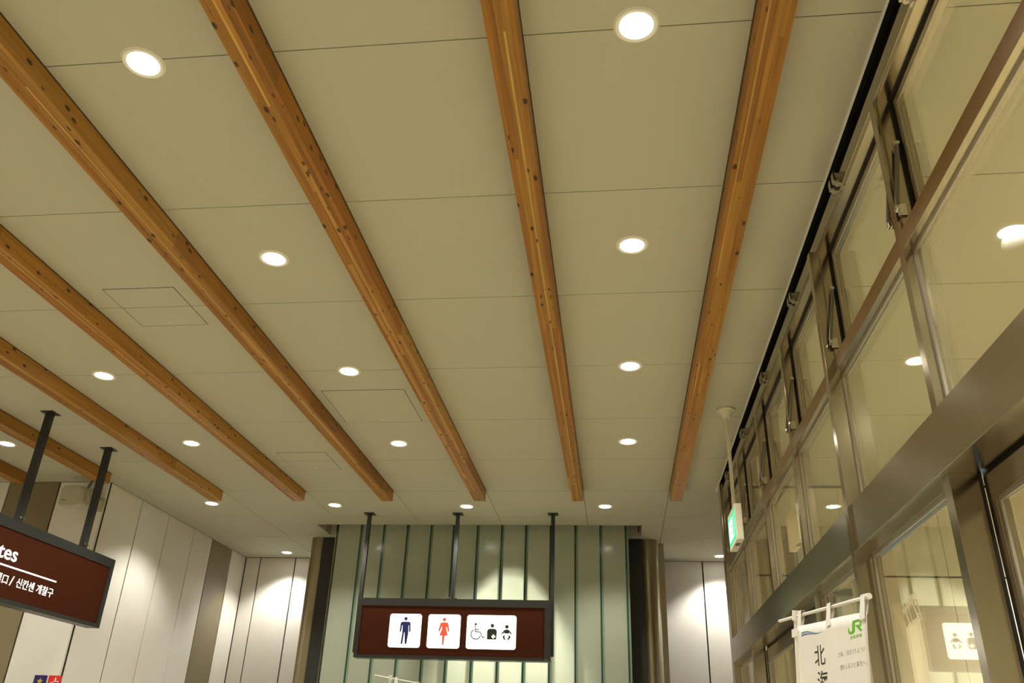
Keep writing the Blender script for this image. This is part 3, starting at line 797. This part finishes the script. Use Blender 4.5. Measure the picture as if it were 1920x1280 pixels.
# ================================================================== UPRIGHT CLOTH BANNERS
def banner(name, A, d, ztop, lean, label, prints):
    """A: foot of the pole in plan, d: direction of the bar; the pole and the cloth lean a little"""
    d = Vector((d[0], d[1], 0)).normalized(); nrm = Vector((d.y, -d.x, 0))
    if nrm.dot(Vector((A[0], A[1], 0))) > 0: nrm = -nrm         # towards the viewer
    root = tag(empty(name, (A[0], A[1], 0)), label, 'banner', 'white cloth banners on poles')
    def P(u, z, t=0.0):
        return Vector((A[0], A[1], 0)) + d*(u+(z-ztop)*lean) + nrm*t + Vector((0, 0, z))
    pl = MB(); pl.cyl(P(0, 1.0), P(0, ztop), .011, n=16); pl.cyl(P(0, .08), P(0, 1.05), .014, n=16)
    obj('pole', pl, 'pole', root, smooth=True)
    cp = MB(); q = P(0, ztop-.006)
    cp.cyl(P(0, ztop-.03), P(0, ztop+.012), .017, .015, n=18); obj('pole_cap', cp, 'pole', root, smooth=True)
    bs = MB(); bs.lathe([(.0, .09), (.05, .09), (.17, .06), (.18, .0), (0, 0)], P(0, 0).x, P(0, 0).y, 30); obj('base', bs, 'pole', root, smooth=True)
    bar = MB(); bar.cyl(P(-.19, ztop-.006), P(.66, ztop-.040), .0065, n=12); obj('crossbar', bar, 'pole', root, smooth=True)
    ec = MB(); ec.cyl(P(.625, ztop-.037), P(.668, ztop-.039), .011, n=14); obj('bar_end', ec, 'pole', root, smooth=True)
    # cloth with shallow folds, hanging from tabs
    def fold(u, z):
        return .004*math.sin(u*17+z*3)+.003*math.sin(z*9+u*5)+.012*math.sin(u*4.0)*(2.1-z)*.25
    cl = MB(); NU, NV = 24, 44; zt, zb = ztop-.062, .42
    for j in range(NV+1):
        for i in range(NU+1):
            u = .055+(.60)*i/NU
            z = zt-.028*i/NU+(zb-zt)*j/NV
            cl.v.append(tuple(P(u, z, .012+fold(u, z))))
    for j in range(NV):
        for i in range(NU):
            a = j*(NU+1)+i; cl.f.append((a, a+1, a+NU+2, a+NU+1))
    c = obj('cloth', cl, 'cloth', root, smooth=True)
    so_ = c.modifiers.new('thickness', 'SOLIDIFY'); so_.thickness = .0012; so_.offset = -1
    for ut in (.065, .35, .635):
        zb_ = ztop-.006-.034*ut/.66
        t = MB()
        for (w0, w1, ta, tb) in ((.016, .022, .010, .014),):
            pts = [P(ut-w0, zb_+.010, ta), P(ut+w0, zb_+.010, ta), P(ut+w1, zb_-.075, tb+.004), P(ut-w1, zb_-.075, tb+.004)]
            pb = [P(ut-w0, zb_+.010, -.010), P(ut+w0, zb_+.010, -.010), P(ut+w1, zb_-.060, .006), P(ut-w1, zb_-.060, .006)]
            t.quad(*pts); t.quad(pts[1], pts[0], pb[0], pb[1]); t.quad(*pb)
        obj('hanging_tab', t, 'cloth', root)
    for zz in (ztop-.065, .9):
        t = MB()
        t.quad(P(-.022, zz, .014), P(.06, zz, .0165), P(.06, zz-.032, .0165), P(-.022, zz-.032, .014))
        t.quad(P(-.022, zz, .014), P(-.022, zz-.032, .014), P(-.022, zz-.032, -.013), P(-.022, zz, -.013))
        obj('side_tab', t, 'cloth', root)
    if prints:
        def onto(me):
            for v in me.vertices:
                u, z, h = v.co.x, v.co.y, v.co.z
                v.co = P(u-(z-ztop)*0, z, .0128+fold(u, z)+h)
            return me
        flat = (Vector((0, 0, 0)), Vector((1, 0, 0)), Vector((0, 1, 0)), Vector((0, 0, 1)))
        def put(name, mb, m):
            me = onto(mb.mesh(name) if isinstance(mb, MB) else mb); me.update(); obj(name, me, m, c)
        def F(u, z): return (Vector((u, z, 0)), Vector((1, 0, 0)), Vector((0, 1, 0)), Vector((0, 0, 1)))
        def band(pts_t, pts_b, m, nm):
            b = MB()
            for k in range(len(pts_t)-1):
                b.quad((*pts_b[k], .0006), (*pts_b[k+1], .0006), (*pts_t[k+1], .0006), (*pts_t[k], .0006))
            put(nm, b, m)
        def wave(u, z0, amp): return z0+amp*math.sin((u-.09)/.195*2*PI)
        us = [.092+.195*k/16 for k in range(17)]
        band([(u, 2.079-.10*(u-.092)+.0045*math.sin((u-.092)/.195*2*PI)) for u in us], [(u, 2.079-.10*(u-.092)+.0045*math.sin((u-.092)/.195*2*PI)-.0075*(1-(u-.092)/.21)) for u in us], 'print_teal', 'wave_stripe')
        band([(u, 2.069-.052*(u-.092)+.003*math.sin((u-.092)/.195*2*PI)) for u in us], [(u, 2.069-.052*(u-.092)+.003*math.sin((u-.092)/.195*2*PI)-.006*(1-(u-.092)/.21)) for u in us], 'print_purple', 'wave_stripe')
        # rail emblem: a J running into an R
        def E_(x, y): return (.522+(x-1075)/165*.098, 2.0675-(y-412)/200*.050-(x-1075)/165*.006)
        jr = MB()
        jr.prism([(*E_(1075, 520),)[:2], E_(1088, 520), E_(1092, 565), E_(1105, 578), E_(1122, 565), E_(1128, 440), E_(1140, 425), E_(1215, 412), E_(1215, 452), E_(1160, 458), E_(1155, 575), E_(1145, 600), E_(1115, 614), E_(1085, 606), E_(1076, 575)], flat, .0004, .0008)
        jr.prism([E_(1213, 412), E_(1228, 425), E_(1232, 450), E_(1232, 505), E_(1222, 520), E_(1205, 520), E_(1213, 500), E_(1213, 452)], flat, .0004, .0008)
        jr.prism([E_(1158, 492), E_(1212, 492), E_(1210, 518), E_(1243, 575), E_(1215, 582)], flat, .0004, .0008)
        put('rail_emblem', jr, 'print_green')
        put('lettering', text_mesh('JR北海道', .02, F(.534, 1.998), .0006, width=.082, height=.0135, bold=.0003, thick=.0003), 'print_green')
        put('lettering', text_mesh('北', .08, F(.200, 1.937), .0006, width=.092, height=.076, bold=.0006, thick=.0003), 'ink_black')
        put('lettering', text_mesh('海', .08, F(.212, 1.842), .0006, width=.092, height=.076, bold=.0006, thick=.0003), 'ink_black')
        put('handwriting', text_mesh('さあ、出かけよう!', .03, F(.424, 1.948), .0006, width=.205, height=.019, bold=-.0002, thick=.0003), 'print_grey')
        put('handwriting', text_mesh('僕のふるさと東北へ。', .03, F(.436, 1.902), .0006, width=.205, height=.019, bold=-.0002, thick=.0003), 'print_grey')
    return root
banner('cloth_banner', (.774, 3.88), (.2064, -.9785), 2.170, .17, 'white banner with green emblem and black characters beside the glass doors', True)
banner('cloth_banner', (-2.085, 8.05), (.55, .83), 2.218, .0, 'white banner on a pole showing its top edge under the pictogram sign', False)

# ================================================================== OUTSIDE THE LOBBY DOOR
tag(obj('ground_outside', MB().box(1.86, 40, YEND+.11, 60, -.15, -.02), 'paving'), kind='structure')
